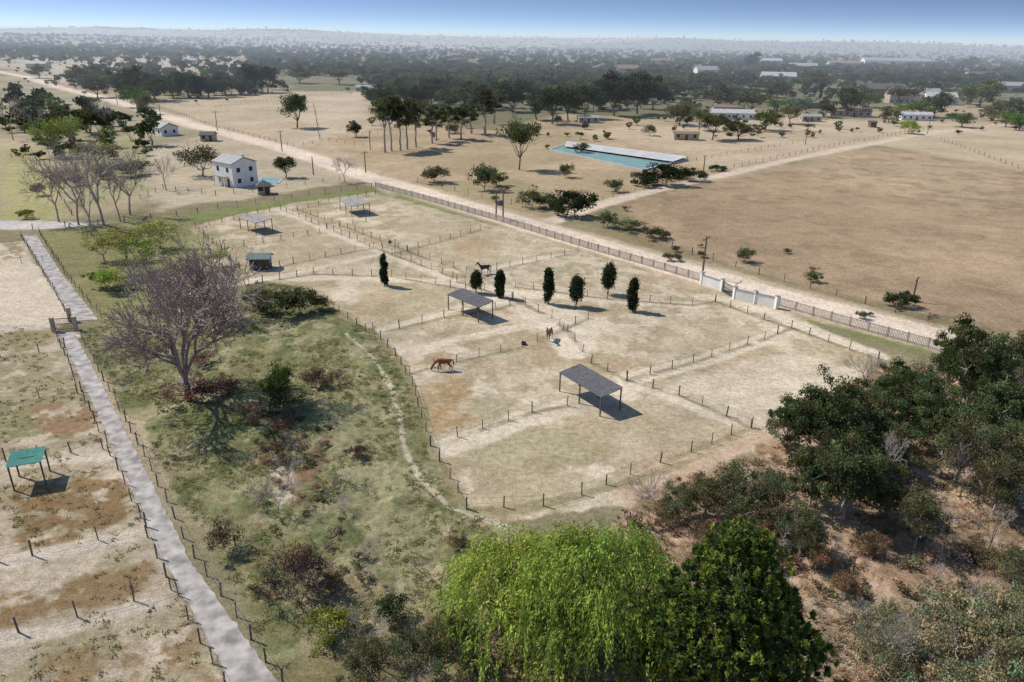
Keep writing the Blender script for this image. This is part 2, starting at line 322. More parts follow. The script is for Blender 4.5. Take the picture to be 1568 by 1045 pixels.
    poly([(1000,320),(1150,300),(1300,300),(1350,400),(1200,420)],(.31,.22,.135),4,4,.6)
    poly([(940,310),(1120,275),(1340,228),(1600,262),(1750,500),(1568,520),(1440,488),(1200,428),(990,362)],(.27,.195,.115),2,1,.65,(.48,.66,5,36))
    poly([(1300,300),(1568,330),(1568,450),(1400,420)],(.41,.295,.185),4,4,.5,(.4,.6,20,33))
    poly([(1340,222),(1568,195),(1700,240),(1568,262)],(.45,.36,.235),2,2,.9)
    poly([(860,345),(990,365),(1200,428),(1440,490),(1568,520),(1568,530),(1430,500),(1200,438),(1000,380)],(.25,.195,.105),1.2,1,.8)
    poly([(600,278),(780,275),(900,310),(850,335),(740,315)],(.29,.235,.13),1.5,1,.8)
    poly([(215,300),(230,225),(330,205),(460,240),(560,275),(330,310),(240,325)],(.44,.365,.25),2,1.5,.9)
    poly([(0,225),(60,230),(110,330),(50,345),(0,340)],(.37,.33,.15),2,1.5,.9)
    poly([(100,210),(220,210),(215,300),(110,325)],(.30,.28,.14),2,1.5,.8)
    poly([(-100,338),(40,338),(180,342),(60,352),(-100,352)],(.50,.46,.41),.4,.5,1)
    poly([(50,357),(270,330),(330,350),(290,385),(240,470),(163,497)],(.22,.20,.09),1.5,1,1)
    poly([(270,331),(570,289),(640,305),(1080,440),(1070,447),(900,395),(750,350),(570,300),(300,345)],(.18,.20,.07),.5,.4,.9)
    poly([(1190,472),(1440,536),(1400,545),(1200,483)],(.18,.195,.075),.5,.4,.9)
    poly(S_PAD,SAND,.8,.6,1)
    poly(S_PAD,(.39,.325,.205),1,.6,.75,(.42,.6,9,51))
    poly(S_PAD,(.58,.485,.355),1,.6,.7,(.5,.64,6,71))
    poly(S_PAD,(.32,.27,.16),1,.6,.7,(.49,.62,2.2,81))
    poly(S_PAD,(.37,.265,.155),1,.6,.55,(.54,.66,5,85))
    for P,c,o in (([(640,590),(720,580),(740,630),(700,655),(645,645)],(.37,.27,.145),.5),
                  ([(870,640),(930,650),(920,690),(860,680)],(.36,.275,.15),.6),([(800,700),(850,700),(840,725),(800,725)],(.33,.235,.13),.6),
                  ([(610,555),(690,545),(700,552),(620,568)],(.37,.265,.14),.7),
                  ([(690,690),(760,665),(870,650),(900,700),(760,720)],(.36,.31,.18),.65),
                  ([(720,720),(960,740),(830,775),(740,790)],(.38,.315,.195),.65),
                  ([(1000,480),(1170,500),(1160,520),(1000,550)],(.44,.36,.235),.5),([(980,610),(1130,655),(1050,690),(960,700),(900,640)],(.41,.34,.215),.6),
                  ([(590,400),(700,430),(690,470),(580,500),(540,440)],(.39,.315,.19),.6),([(450,330),(600,390),(520,420),(400,410)],(.43,.35,.23),.6),
                  ([(640,310),(860,385),(740,410),(600,370)],(.42,.345,.22),.5),
                  ([(1340,570),(1210,640),(1150,650),(1020,590),(1210,535)],(.58,.485,.355),.7),
                  ([(1060,690),(1200,650),(1210,675),(1060,730),(960,770),(950,750)],(.50,.36,.245),.8),
                  ([(700,370),(740,365),(760,380),(700,385)],(.38,.26,.14),.6)):
        poly(P,c,1.2,1.2,o)
    poly([(640,585),(730,580),(750,640),(700,660),(645,650)],(.33,.215,.10),1,1,.7,(.42,.60,1.3,88))
    for P,w in (([(668,690),(750,662),(850,628),(905,612),(960,606)],3.4),([(960,580),(1060,558),(1170,520),(1215,500)],3.),([(960,590),(1040,610),(1120,648)],2.2),
                ([(600,545),(700,520),(800,500),(860,500)],2.),([(760,455),(800,470),(860,505),(880,540)],4.5),([(880,540),(900,500),(840,470)],4.),
                ([(1070,468),(950,462),(800,450),(700,432),(520,425),(400,428),(300,448),(230,478),(190,497),(118,512)],2.6),
                ([(700,432),(600,393),(500,352),(430,322)],2.6),([(1075,455),(1110,458),(1180,480),(1345,545)],3.),([(570,512),(680,480),(780,462)],2.),
                ([(375,435),(500,408),(600,385)],1.6),([(740,415),(850,392),(900,385)],1.8),([(690,430),(760,450),(830,452)],4)):
        line(P,SANDL,w,.6,.85,.7)
    for c,rr in (((905,617),5),((725,478),4),((545,322),4),((395,350),4),((400,415),4),((745,425),3),((680,566),2.5)):
        line([c,(c[0]+3,c[1])],(.38,.32,.24),rr,1.2,.6)
    for P in FEN: line(P,(.24,.195,.11),.8,.3,.85,.35,.15)
    poly(S_GREEN,GRN,.8,.5,1)
    poly(S_GREEN,(.27,.24,.125),1,.5,.65,(.47,.61,7,91))
    poly(S_GREEN,(.11,.125,.048),1,.5,.8,(.48,.60,2.6,96))
    poly(S_GREEN,(.36,.31,.19),1,.5,.55,(.55,.68,3.2,101))
    poly(S_GREEN,(.22,.15,.085),1,.5,.5,(.58,.68,1.8,107))
    poly([(470,640),(520,560),(600,620),(625,720),(700,800),(660,880),(560,860),(500,760)],(.30,.27,.15),2,1.5,.6)
    poly([(380,620),(470,630),(520,700),(480,800),(440,790),(400,720)],(.23,.135,.08),1.5,1,.8,(.38,.53,2.5,111))
    poly([(415,690),(450,700),(460,760),(430,790),(405,770)],(.50,.43,.33),1,.8,.8,(.4,.55,1.6,112))
    poly([(480,740),(540,760),(545,800),(500,800)],(.44,.38,.28),1,.6,.6,(.45,.6,1.4,113))
    poly([(430,850),(540,860),(600,900),(560,960),(450,960)],(.24,.18,.10),1.5,1,.6)
    poly([(700,780),(770,800),(745,880),(700,920),(600,960),(640,900)],(.36,.27,.17),1.5,1,.7,(.40,.56,2.0,114))
    poly([(170,380),(240,350),(330,360),(300,400),(200,480),(165,450)],(.20,.20,.08),1.5,1,.7)
    line([(530,512),(568,545),(598,588),(612,640),(620,690),(645,735),(690,778),(740,795),(770,805)],(.48,.42,.30),.55,.22,.85,.25)
    line([(560,505),(606,545),(632,590),(646,640),(662,690),(690,735),(717,785),(820,775),(960,740),(1090,695)],(.22,.19,.09),1.0,.4,.6,.8)
    poly(S_LP,(.40,.325,.23),.3,.3,1);poly(S_LP,(.49,.405,.295),1,.5,.75,(.46,.6,7,121));poly(S_LP,(.28,.235,.135),1,.5,.75,(.47,.61,4,125))
    poly(S_LP2,(.56,.465,.34),.5,.5,1)
    for P,c in (([(-60,505),(80,508),(95,530),(-60,545)],(.27,.22,.11)),([(-60,630),(120,610),(140,640),(120,660),(-60,690)],(.24,.22,.11)),([(-60,550),(100,535),(110,590),(-60,590)],(.29,.25,.14)),
                ([(30,750),(180,735),(215,800),(140,820),(20,840)],(.22,.14,.065)),([(-60,930),(80,905),(240,850),(262,905),(120,935),(-60,975)],(.25,.165,.08)),([(70,1045),(60,1000),(200,960),(300,960),(330,1045)],(.25,.175,.09)),
                ([(60,630),(120,625),(130,650),(80,660)],(.27,.17,.10)),([(0,370),(30,370),(45,395),(0,400)],(.27,.22,.12))):
        poly(P,c,1.4,.8,.95,(.34,.52,1.2,130))
    for P in ([(-80,720),(20,712),(160,700)],[(-80,880),(60,850),(200,822)],[(-80,990),(100,965),(240,922)],[(-60,505),(85,500)]): line(P,(.54,.46,.36),1.6,.5,.8,.5)
    poly(S_RVELD,(.33,.215,.135),1.5,1,1);poly(S_RVELD,(.43,.305,.20),1.5,1,.8,(.48,.62,5,141));poly(S_RVELD,(.21,.155,.085),1.5,1,.7,(.5,.62,3,145));poly(S_RVELD,(.48,.37,.27),1.5,1,.6,(.54,.66,2.2,148))
    poly([(1280,940),(1568,900),(1800,1000),(1700,1300),(1280,1200)],(.34,.31,.19),2,1.5,.6,(.35,.55,2.5,149))
    poly([(1540,560),(1568,555),(1700,640),(1700,760),(1568,640)],(.33,.25,.15),1,1,.7)
    poly([(425,1033),(560,975),(720,905),(760,940),(600,1060),(430,1200),(380,1045)],(.18,.15,.075),1,1,.9)
    line([(830,345),(905,318),(1000,292),(1100,270),(1200,247),(1300,227),(1420,204),(1510,196)],(.57,.46,.34),4.8,.6,1,.5)
    line([(225,168),(330,150),(450,132)],(.50,.40,.29),4,1,.7);line([(600,300),(560,262),(480,205),(560,180)],(.48,.39,.28),3,1,.6)
    line([(440,226),(500,205),(580,195)],(.50,.41,.30),3.5,1,.8)
    line(road,(.47,.375,.26),12,1,.8,1.2);line(road,ROADC,8.6,.6,1,.6)
    line([(u,v-1.3) for u,v in road],(.72,.59,.46),1.6,.5,.6,.4);line([(u,v+5*max(.2,(v-60)/500)) for u,v in road],(.70,.57,.44),1.4,.5,.5,.4)
    z=np.zeros(len(x))
    Pg=G2(S_GREEN);m=rad<140;sd=sdpoly(x[m],y[m],Pg);z[m]=(1-sst(-4,0,sd))*((n2[m]-.5)*.8+(n4[m]-.5)*.4)
    Pr=G2(S_RVELD);sd=sdpoly(x[m],y[m],Pr);z[m]+=(1-sst(-4,0,sd))*((n2[m]-.5)*.7+(n4[m]-.5)*.35)
    z+=FZ(x,y)
    n=len(th);k=len(r);i=np.arange(k-1)[:,None];j=np.arange(n)[None];jj=(j+1)%n
    Fq=np.stack([i*n+j,i*n+jj+0*i,(i+1)*n+jj,(i+1)*n+j],2).reshape(-1,4)[:,::-1]
    cen=len(x)-1;jn=np.arange(0,n,2);cap=np.stack([jn,(jn+1)%n,(jn+2)%n,np.full(len(jn),cen)],1)
    Fq=np.concatenate([Fq,cap])
    m_,nt,o=nmat('ground_soil_grass');b=nt.nodes.new('ShaderNodeBsdfPrincipled');b.inputs['Roughness'].default_value=.95;b.inputs['Specular IOR Level'].default_value=.08
    at=nt.nodes.new('ShaderNodeAttribute');at.attribute_name='Col';ge=nt.nodes.new('ShaderNodeNewGeometry');cur=at.outputs['Color']
    for s,lo,hi,a,bb in ((.035,.35,.65,.86,1.12),(.35,.3,.7,.84,1.15),(1.6,.3,.7,.72,1.24),(6.0,.3,.7,.64,1.34)):
        t=nt.nodes.new('ShaderNodeTexNoise');t.inputs['Scale'].default_value=s;t.inputs['Detail'].default_value=5;t.inputs['Roughness'].default_value=.62;nt.links.new(ge.outputs['Position'],t.inputs['Vector'])
        mr=nt.nodes.new('ShaderNodeMapRange');mr.inputs[1].default_value=lo;mr.inputs[2].default_value=hi;mr.inputs[3].default_value=a;mr.inputs[4].default_value=bb;nt.links.new(t.outputs['Fac'],mr.inputs[0])
        v=nt.nodes.new('ShaderNodeVectorMath');v.operation='SCALE';nt.links.new(cur,v.inputs[0]);nt.links.new(mr.outputs[0],v.inputs['Scale']);cur=v.outputs[0]
    bp=nt.nodes.new('ShaderNodeBump');bp.inputs['Strength'].default_value=.5;bp.inputs['Distance'].default_value=.12;nt.links.new(t.outputs['Fac'],bp.inputs['Height']);nt.links.new(bp.outputs[0],b.inputs['Normal'])
    nt.links.new(cur,b.inputs['Base Color']);nt.links.new(b.outputs[0],o.inputs[0])
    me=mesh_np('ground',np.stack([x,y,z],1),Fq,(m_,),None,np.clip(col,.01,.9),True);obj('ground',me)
def FZ(x,y):
    rad=np.hypot(x,y);return sst(1800,6500,rad)*(fbm(x,y,1500,200,4)*150-38)
FEN=([(572,508),(606,545),(632,590),(646,640),(660,683),(688,733),(714,780)],[(714,780),(830,775),(890,758),(966,728),(1057,692),(1150,655),(1205,672)],
 [(660,683),(740,657),(815,632),(868,622)],[(960,583),(1060,556),(1170,520),(1212,503)],[(960,583),(1040,606),(1150,655)],
 [(628,572),(700,555),(800,532),(862,506),(900,488)],[(574,512),(680,487),(760,474),(800,462)],[(785,458),(845,488),(870,508),(905,556),(960,583)],
 [(375,437),(480,420),(600,424),(690,440),(785,458)],[(385,418),(450,404),(545,385),(605,376)],[(345,382),(430,368),(490,357)],[(430,322),(500,350),(600,390),(712,432)],[(455,322),(520,345),(640,392),(735,425)],
 [(605,388),(690,366),(735,353)],[(740,418),(800,405),(905,382)],[(790,440),(930,458),(1060,468),(1095,462)],[(700,432),(785,458)],
 [(455,322),(520,308),(575,298)],[(500,352),(560,340)],[(1095,462),(1170,490),(1212,503),(1300,535),(1345,550)],[(300,350),(430,322)],[(300,350),(340,385),(375,420)],[(520,480),(560,508)])
build_ground()
# ------------------------------------------------------------ instancers
def scatter(name,me,P,S,child='plant'):
    P=np.asarray(P);N=len(P)
    if N==0:return
    a=R.rand(N)*6.28;h=np.asarray(S)/2
    V=[]
    for q in range(4):
        an=a+q*math.pi/2+math.pi/4;V.append(np.stack([P[:,0]+np.cos(an)*h*1.41421,P[:,1]+np.sin(an)*h*1.41421,P[:,2]],1))
    V=np.stack(V,1).reshape(-1,3);pm=mesh_np(name,V,np.arange(4*N).reshape(-1,4));p=obj(name,pm);p.instance_type='FACES';p.use_instance_faces_scale=True;p.show_instancer_for_render=False;p.show_instancer_for_viewport=False
    c=obj(child,me,parent=p);return p
def inpoly(P,n):
    P=np.array(P,float);lo=P.min(0);hi=P.max(0);q=lo+R.rand(n,2)*(hi-lo);return q[sdpoly(q[:,0],q[:,1],P)<0]
def farpts(poly,n,thr=0.0,ns=60):
    q=inpoly(poly,n);W=np.array([G(u,v)[:2] for u,v in q]);W+=R.normal(size=W.shape)*6
    f=fbm(W[:,0],W[:,1],ns,77);W=W[f>thr];return np.column_stack([W,FZ(W[:,0],W[:,1])])
belts=[([(-50,66),(1640,88),(1640,73),(-50,52)],6500,.0),
 ([(380,72),(1640,84),(1640,140),(1180,128),(960,152),(700,152),(540,120),(400,112)],9000,.37),
 ([(-40,62),(400,68),(420,90),(-40,90)],2200,.38),([(-40,80),(420,80),(400,120),(100,100),(-40,100)],520,.42),
 ([(100,112),(180,105),(420,108),(420,146),(330,150),(200,148),(100,130)],340,.3),
 ([(560,115),(1000,112),(1010,160),(870,175),(680,162),(570,150)],1000,.34),
 ([(980,130),(1568,110),(1640,150),(1300,158),(1200,150),(1100,180),(1000,165)],560,.36),
 ([(0,150),(90,165),(200,205),(190,235),(110,225),(0,190)],110,.38)]
pts=np.concatenate([farpts(a,n,t) for a,n,t in belts]);dd=np.hypot(pts[:,0],pts[:,1]);sz=(.6+.6*R.rand(len(pts)))*(1+.35*sst(500,2200,dd))
wt=np.array([.17,.18,.13,.20,.10,.10,.10,.02]);vi=R.choice(8,len(pts),p=wt/wt.sum());sz[vi==7]*=.85
for i in range(8):
    m=vi==i;scatter('distant_trees',far[i],pts[m],sz[m],'tree')
bp_=np.concatenate([farpts(a,n,t,30) for a,n,t in (([(-40,95),(420,95),(420,150),(230,165),(120,140),(-40,130)],260,.45),([(-40,125),(220,190),(230,250),(100,300),(-40,240)],130,.45),([(450,130),(1000,170),(1000,235),(800,225),(600,200),(450,170)],60,.45),([(1000,160),(1640,150),(1640,200),(1350,205),(1100,215),(1000,200)],240,.40))])
vb_=R.randint(0,4,len(bp_))
for i in range(4): scatter('distant_bushes',far[(1,2,3,6)[i]],bp_[vb_==i],.18+.3*R.rand((vb_==i).sum()),'bush')
bp_=np.concatenate([farpts(a,n,t,30) for a,n,t in (([(600,275),(800,280),(1000,355),(1000,370),(800,330)],110,.38),([(1000,365),(1430,485),(1560,520),(1440,505),(1000,380)],110,.38))])
for i,k in enumerate(('bolive','bbrown','bgr')): scatter('roadside_bushes',mid.get(k,mid['bolive'])[0],bp_[i::3],.22+.4*R.rand(len(bp_[i::3])),'bush')
def tuft(seed,h,col,n=12,w=.018):
    rng=np.random.RandomState(seed);b=rng.normal(size=(n,3))*np.array([.12,.12,0]);d=nrm(rng.normal(size=(n,3))*np.array([1.,1.,0])+np.array([0,0,.8]));s=nrm(np.cross(d,np.array([0,0,1.])+rng.normal(size=(n,3))*.2))*w
    L=(h*(.6+.6*rng.rand(n)))[:,None];V=np.stack([b-s,b+s,b+d*L+s*.3,b+d*L-s*.3],1).reshape(-1,3)
    c=np.array(col)*(1+rng.normal(size=(n,1))*.2);return mesh_np('tuft',V,np.arange(4*n).reshape(-1,4),(GRASS,),None,np.repeat(np.clip(c,.01,1),4,0))
def gpts(poly,n,thr,ns,seed,wz=False):
    Pw=G2(poly);lo=Pw.min(0);hi=np.minimum(Pw.max(0),[90,150]);lo=np.maximum(lo,[-80,20]);q=lo+R.rand(n,2)*(hi-lo);q=q[sdpoly(q[:,0],q[:,1],Pw)<0];f=fbm(q[:,0],q[:,1],ns,seed);q=q[f>thr]
    return np.column_stack([q,np.full(len(q),0.0)])
P=gpts(S_GREEN,20000,.44,4,96);sp=R.randint(0,3,len(P))
for k,(s,h,c) in enumerate(((1,.22,(.26,.27,.11)),(2,.22,(.42,.37,.21)),(3,.2,(.19,.21,.075)))): scatter('grass_tufts',tuft(s,h,c,w=.03),P[sp==k],.7+.7*R.rand((sp==k).sum()),'tuft')
P=gpts(S_RVELD,22000,.42,3,145);sp=R.randint(0,3,len(P))
for k,(s,h,c) in enumerate(((4,.35,(.44,.31,.20)),(5,.35,(.54,.42,.30)),(6,.35,(.30,.23,.13)))): scatter('dry_grass_tufts',tuft(s,h,c,w=.03),P[sp==k],.7+.8*R.rand((sp==k).sum()),'tuft')
P=gpts(S_LP,5000,.50,4,125)
scatter('grass_tufts',tuft(7,.2,(.38,.30,.16),w=.03),P[::2],.8+.6*R.rand(len(P[::2])),'tuft');scatter('grass_tufts',tuft(9,.2,(.27,.25,.11),w=.03),P[1::2],.8+.6*R.rand(len(P[1::2])),'tuft')
sm=[crown('s',s,.6,1.,0,10,180,.09,c,'bush',BARKG,LEAF,cr=.2) for s,c in ((61,(.27,.18,.11)),(62,(.19,.18,.085)),(63,(.34,.30,.20)))]
for i,me in enumerate(sm):
    P=gpts(S_RVELD,560,.45,6,200+i);scatter('low_scrub',me,P,.6+1.2*R.rand(len(P)),'scrub')
P=gpts([(380,610),(470,620),(540,640),(520,800),(600,900),(560,960),(430,960),(330,830),(400,760)],520,.47,3,111);
for i in range(3): scatter('low_scrub',sm[i],P[i::3],.5+.9*R.rand(len(P[i::3])),'scrub')
P=gpts(S_GREEN,260,.5,6,222);scatter('low_scrub',sm[1],P,.4+.5*R.rand(len(P)),'scrub')
# ------------------------------------------------------------ individual trees
for t in ((590,234,152,38),(600,232,148,40),(613,231,150,40),(624,229,152,38),(637,226,156,38),(662,220,165,40),(668,216,162,34),(688,212,162,40),(706,214,165,38),(722,205,160,38),(742,208,138,54),(757,190,135,44)): put('gum',*t)
for t in ((455,196,140,50),(545,210,182,28),(205,152,92,54),(190,148,100,44),(240,155,112,64),(290,150,108,64),(385,142,95,46),(410,142,98,44),(345,145,110,54),(845,190,128,54),(870,185,130,50),(822,184,128,50),(895,182,126,50),(940,178,106,70),(975,175,106,66),(640,168,125,46),(590,175,132,40),(690,168,128,54),(740,168,125,54),(785,172,128,54),(1000,168,118,54),(570,162,128,36),(1480,108,86,26),(1150,108,78,26),(920,168,120,50),(800,160,120,50),(715,160,120,50),(660,160,118,50),(620,160,122,50),(765,165,120,50),(320,150,112,60),(265,150,114,50)): put('dark',*t)
put('olive',795,260,180,60);put('brown',310,270,218,70);put('dark',438,272,238,38)
for t in ((1040,192,152,56),(1090,215,172,54),(1130,214,182,54),(1020,150,115,60),(1100,165,128,60),(1190,150,125,50),(1250,140,108,54),(1300,178,132,50),(1080,140,110,52),(1430,180,138,54),(1500,165,118,64),(1545,175,148,54),(1340,130,105,50),(150,150,118,44),(225,175,140,34),(120,130,100,44),(60,120,98,34),(640,190,150,38),(890,235,218,30),(650,130,108,44),(520,130,105,50),(460,128,100,48),(1150,175,140,60),(1380,165,130,60),(1260,180,150,44),(1210,190,160,40),(1360,188,160,36),(1560,190,160,50),(1070,200,165,40),(1520,185,155,40)): put('olive',*t)
for t in ((1172,200,162,56),(1225,165,146,46),(1472,195,168,42),(1540,195,165,38),(1395,180,152,62),(1190,170,148,44),(210,165,128,54),(150,190,165,38),(630,155,122,32),(1560,200,172,40),(1330,165,140,40),(1480,160,128,40)): put('green',*t)
for t in ((85,240,165,56),(110,225,170,40),(150,255,205,70),(195,400,335,60),(245,380,330,60),(160,400,345,50),(225,415,355,70),(330,410,372,60)): put('yg',*t)
for t in ((20,215,140,45),(160,205,150,36),(120,345,225,90),(160,345,205,100),(200,330,225,80),(90,340,250,70),(255,292,238,42),(528,280,238,34),(140,360,260,70),(185,340,240,60),(60,215,160,40)): put('bare',*t)
big=bare('b',77,20,15,7,BARKP,(.42,.31,.26),3000,.09,rad=.46,mr=.0014,spread=.55,stems=6);P=G(288,612);h=hfor(P,355);obj('bare_tree',big,(P[0],P[1],0),(0,0,1.1),(1,1,h/20))
P=G(352,490);obj('bare_tree',bare('b',79,9,7,6,BARKP,(.36,.27,.2),400,.15,mr=.0016,stems=4),(P[0],P[1],0),(0,0,4))
P=G(240,470);obj('bare_tree',bare('b',80,8,8,6,BARKP,(.36,.27,.2),300,.15,mr=.0016,stems=4),(P[0],P[1],0),(0,0,4))
for t in ((300,612,585,110),(345,600,575,66),(310,560,538,50),(490,590,562,54),(385,640,618,54),(520,585,568,26),(545,700,680,40),(430,660,645,40)): put('bbrown',*t)
for t in ((430,485,442,66),(400,478,440,50),(460,480,442,60),(490,475,452,44),(390,470,445,40),(335,495,470,30),(435,632,595,54),(665,280,254,52),(742,292,250,50),(760,285,262,42),(815,318,290,44),(835,320,295,42),(942,294,274,34),(865,272,250,26),(930,348,322,34),(960,352,335,60),(1000,365,347,50),(1140,402,380,34),(1245,432,416,30),(200,270,245,60),(60,300,280,25),(690,205,190,25),(995,208,190,24),(600,950,915,60)): put('bolive',*t)
for t in ((880,332,290,62),(1020,284,250,60),(1050,276,252,50),(990,284,256,50),(1378,470,440,40),(1098,262,250,24),(855,330,300,40)): put('bdark',*t)
for t in ((172,445,405,54),(155,440,412,36),(430,620,560,46),(415,600,575,40),(505,975,930,64),(540,960,935,44),(1390,205,180,30),(40,335,318,26)): put('byg',*t)
for t in ((345,845,800,54),(465,900,830,60),(505,900,870,50),(701,835,820,40)): put('bbrown',*t)
for t in ((425,785,725,66),(405,780,740,56),(440,750,700,56),(455,700,660,46),(515,780,750,44),(640,880,855,44),(1005,770,725,76),(985,765,735,56),(350,835,800,44),(300,600,560,90),(520,790,770,40),(520,745,725,40),(470,820,790,50),(560,850,830,40),(380,720,695,40)): put('twig',*t)
for t in ((470,940,860,100),(425,930,890,70),(480,900,830,80),(440,915,870,90),(500,930,880,70),(340,840,800,40)): put('twigd',*t)
for t in ((1255,700,568,124),(1210,690,590,76),(1330,690,592,96),(1385,650,550,84),(1480,625,478,100),(1450,600,500,64),(1530,690,560,110),(1560,600,490,80),(1290,800,650,110),(1240,775,660,76),(1430,690,590,100),(1360,720,640,80),(1510,640,540,90),(1350,640,560,60)): put('ndark',*t)
for t in ((1560,770,640,120),(1460,740,620,110),(1400,640,550,80),(1130,800,712,120),(1080,790,725,84),(1040,795,735,70),(1180,790,715,80),(1400,840,740,80),(1520,790,690,90),(1345,790,700,80),(1550,900,840,80),(1225,850,770,80),(640,1050,950,110),(700,1010,935,80),(560,1070,975,90)): put('nolive',*t)
for t in ((1330,850,815,60),(1090,840,795,80),(1150,850,800,80),(1250,870,830,60),(710,960,915,60),(1290,910,875,60),(680,990,950,70),(1500,860,830,70),(1180,830,780,70),(1020,800,770,60)): put('nbrown',*t)
for t in ((1440,1010,925,150),(1520,1040,930,150),(1370,1060,980,120),(1355,790,735,60),(1540,960,900,80),(1440,1080,1000,150),(1560,1080,970,140),(1350,985,945,90)): put('ngrey',*t)
for t in ((1320,600,535,50),(1350,750,660,60),(1400,650,600,70),(1560,700,620,60),(1510,850,770,50),(1350,1040,930,70),(560,1010,940,70),(1440,830,770,50),(1470,760,680,60)): put('bare',*t)
for t in ((1200,850,810,60),(1420,900,860,60),(1500,930,880,70),(1310,960,920,60),(1460,870,840,50),(1280,850,820,50),(1460,1040,960,110),(1390,1050,980,100),(1530,1030,950,100)): put('twig',*t)
P=G(1145,808,13.4);obj('pine_tree',pine('pine',3,13.4,12.6),(P[0],P[1],0))
P=G(918,783,8.5);obj('weeping_willow_tree',willow('willow',5,9.0,10.6,115),(P[0]-.3,P[1]-3.5,0))
P=G(800,800,6.5);obj('weeping_willow_tree',willow('willow',6,7.2,9.5,80),(P[0]-.2,P[1]-3.6,0),(0,0,1))
CY=(.045,.062,.032)
for u,vb,vt,w in ((589,438,391,15),(765,456,413,17),(839,466,414,20),(968,477,428,20)):
    P=G(u,vb);h=hfor(P,vt);W=w*depth(P)/F;obj('cypress_tree',cypress('c',u,h,W,.5,4600,.22,CY),(P[0],P[1],0))
for u,vb,vt,w in ((882,470,426,27),(931,451,406,26),(729,449,418,20)):
    P=G(u,vb);h=hfor(P,vt);W=w*depth(P)/F;obj('clipped_conifer_tree',cypress('c',u,h,W,h*.32,4200,.2,(.055,.07,.035)),(P[0],P[1],0))
# ------------------------------------------------------------ driveway
CONC=simple('concrete_driveway',(.36,.33,.295),.9,.45,.9)
def strip(name,Lp,Rp,z,mat,n=3):
    A=G2(Lp);B=G2(Rp);V=[];Fq=[]
    def res(A,k):
        s=np.concatenate([[0],np.cumsum(np.linalg.norm(np.diff(A,axis=0),axis=1))]);t=np.linspace(0,s[-1],k);return np.column_stack([np.interp(t,s,A[:,0]),np.interp(t,s,A[:,1])])
    A=res(A,160);B=res(B,160);rg=np.random.RandomState(3);A+=rg.normal(size=A.shape)*.05;B+=rg.normal(size=B.shape)*.05
    for a,b in zip(A,B): V+=[(*a,z),(*b,z),(*a,-.3),(*b,-.3)]
    for i in range(159):
        k=4*i;Fq+=[(k,k+1,k+5,k+4),(k,k+4,k+6,k+2),(k+1,k+3,k+7,k+5)]
    obj(name,mesh_np(name,V,Fq,(mat,)))
strip('driveway',[(90,510),(180,700),(250,860),(320,985),(350,1045),(400,1150)],[(113,508),(162,600),(215,705),(292,860),(380,985),(425,1045),(490,1150)],.05,CONC)
strip('driveway',[(36,362),(70,420),(112,492)],[(56,360),(95,420),(150,490)],.05,CONC)
# ------------------------------------------------------------ fences
WOOD=simple('fence_wood',(.15,.12,.095),.9,.3,4);WIRE=simple('fence_wire',(.25,.23,.20),.6,.1,4)
def fence(px,name='paddock_fence',sp=3.2,h=1.2,w=.085,rails=(.5,1.05),rw=.014,mats=None):
    P=G2(px);b=MB()
    for i in range(len(P)-1):
        a,c=P[i],P[i+1];L=np.linalg.norm(c-a);n=max(1,int(round(L/sp)))
        for j in range(n+(i==len(P)-2)):
            q=a+(c-a)*j/n;q=q+np.array([random.gauss(0,.06),random.gauss(0,.06)]);b.beam((q[0],q[1],-.1),(q[0]+random.gauss(0,.05),q[1]+random.gauss(0,.05),h+random.uniform(-.15,.12)),w*random.uniform(.8,1.4),0)
        for z in rails: b.beam((*a,z),(*c,z),rw,1)
    obj(name,b.mesh(name,mats or (WOOD,WIRE)))
for px in FEN: fence(px)
for px in ([(0,405),(66,402)],[(0,547),(60,540),(100,533)],[(0,617),(60,610),(118,603)],[(-40,712),(60,700),(158,688)],[(-60,872),(50,850),(150,828),(225,808)],[(-60,985),(30,968),(120,945),(205,922),(262,905)],
 [(33,364),(70,425),(110,495)],[(80,502),(125,600),(172,698),(240,855),(308,985),(345,1055),(400,1150)],[(119,508),(168,600),(221,700),(298,855),(385,980),(433,1050)],[(60,358),(100,420),(155,488)]):
    fence(px,sp=3,h=1.35,w=.075)
for px in ([(50,352),(150,345),(270,331),(420,308),(570,288)],[(215,305),(250,290),(330,300),(440,288),(520,276)],[(230,160),(330,195),(450,225)],[(450,225),(600,200),(760,205)],[(640,280),(760,308),(830,325)],[(905,312),(1100,262),(1300,220),(1420,198)],[(1440,215),(1568,262)],[(1000,258),(1230,218)],[(480,160),(490,215),(600,232)],[(330,165),(440,150),(560,142)],[(880,335),(1000,372),(1200,432),(1420,492),(1540,522)],[(0,240),(55,245),(110,330)],[(150,248),(240,230),(330,215)]):
    fence(px,'boundary_fence',5,1.35,.10,(.5,.9,1.25),.018)
PAL=simple('precast_concrete',(.40,.35,.30),.9,.25,1.5)
def palisade(px,h=1.45):
    P=G2(px);b=MB()
    for i in range(len(P)-1):
        a,c=P[i],P[i+1];L=np.linalg.norm(c-a);d=(c-a)/L;r=math.atan2(d[1],d[0]);n=max(1,int(L/2.4))
        for j in range(n):
            q=a+d*L*j/n;b.box((*q,-.1),.16,.16,h+.15,r);pl=L/n
            mp=a+d*L*(j+.5)/n;b.box((*mp,-.1),pl-.2,.08,.4,r);b.box((*mp,h-.18),pl-.2,.07,.10,r)
            m=int((pl-.2)/.2)
            for k in range(m):
                s=a+d*(L*j/n+.1+(k+.5)*(pl-.2)/m);b.box((*s,.3),.09,.05,h-.48,r)
    obj('precast_palisade_wall',b.mesh('wall',(PAL,)))
palisade([(575,287),(640,304),(760,338),(900,381),(1000,410),(1072,431)]);palisade([(1192,469),(1300,500),(1420,533),(1480,552)])
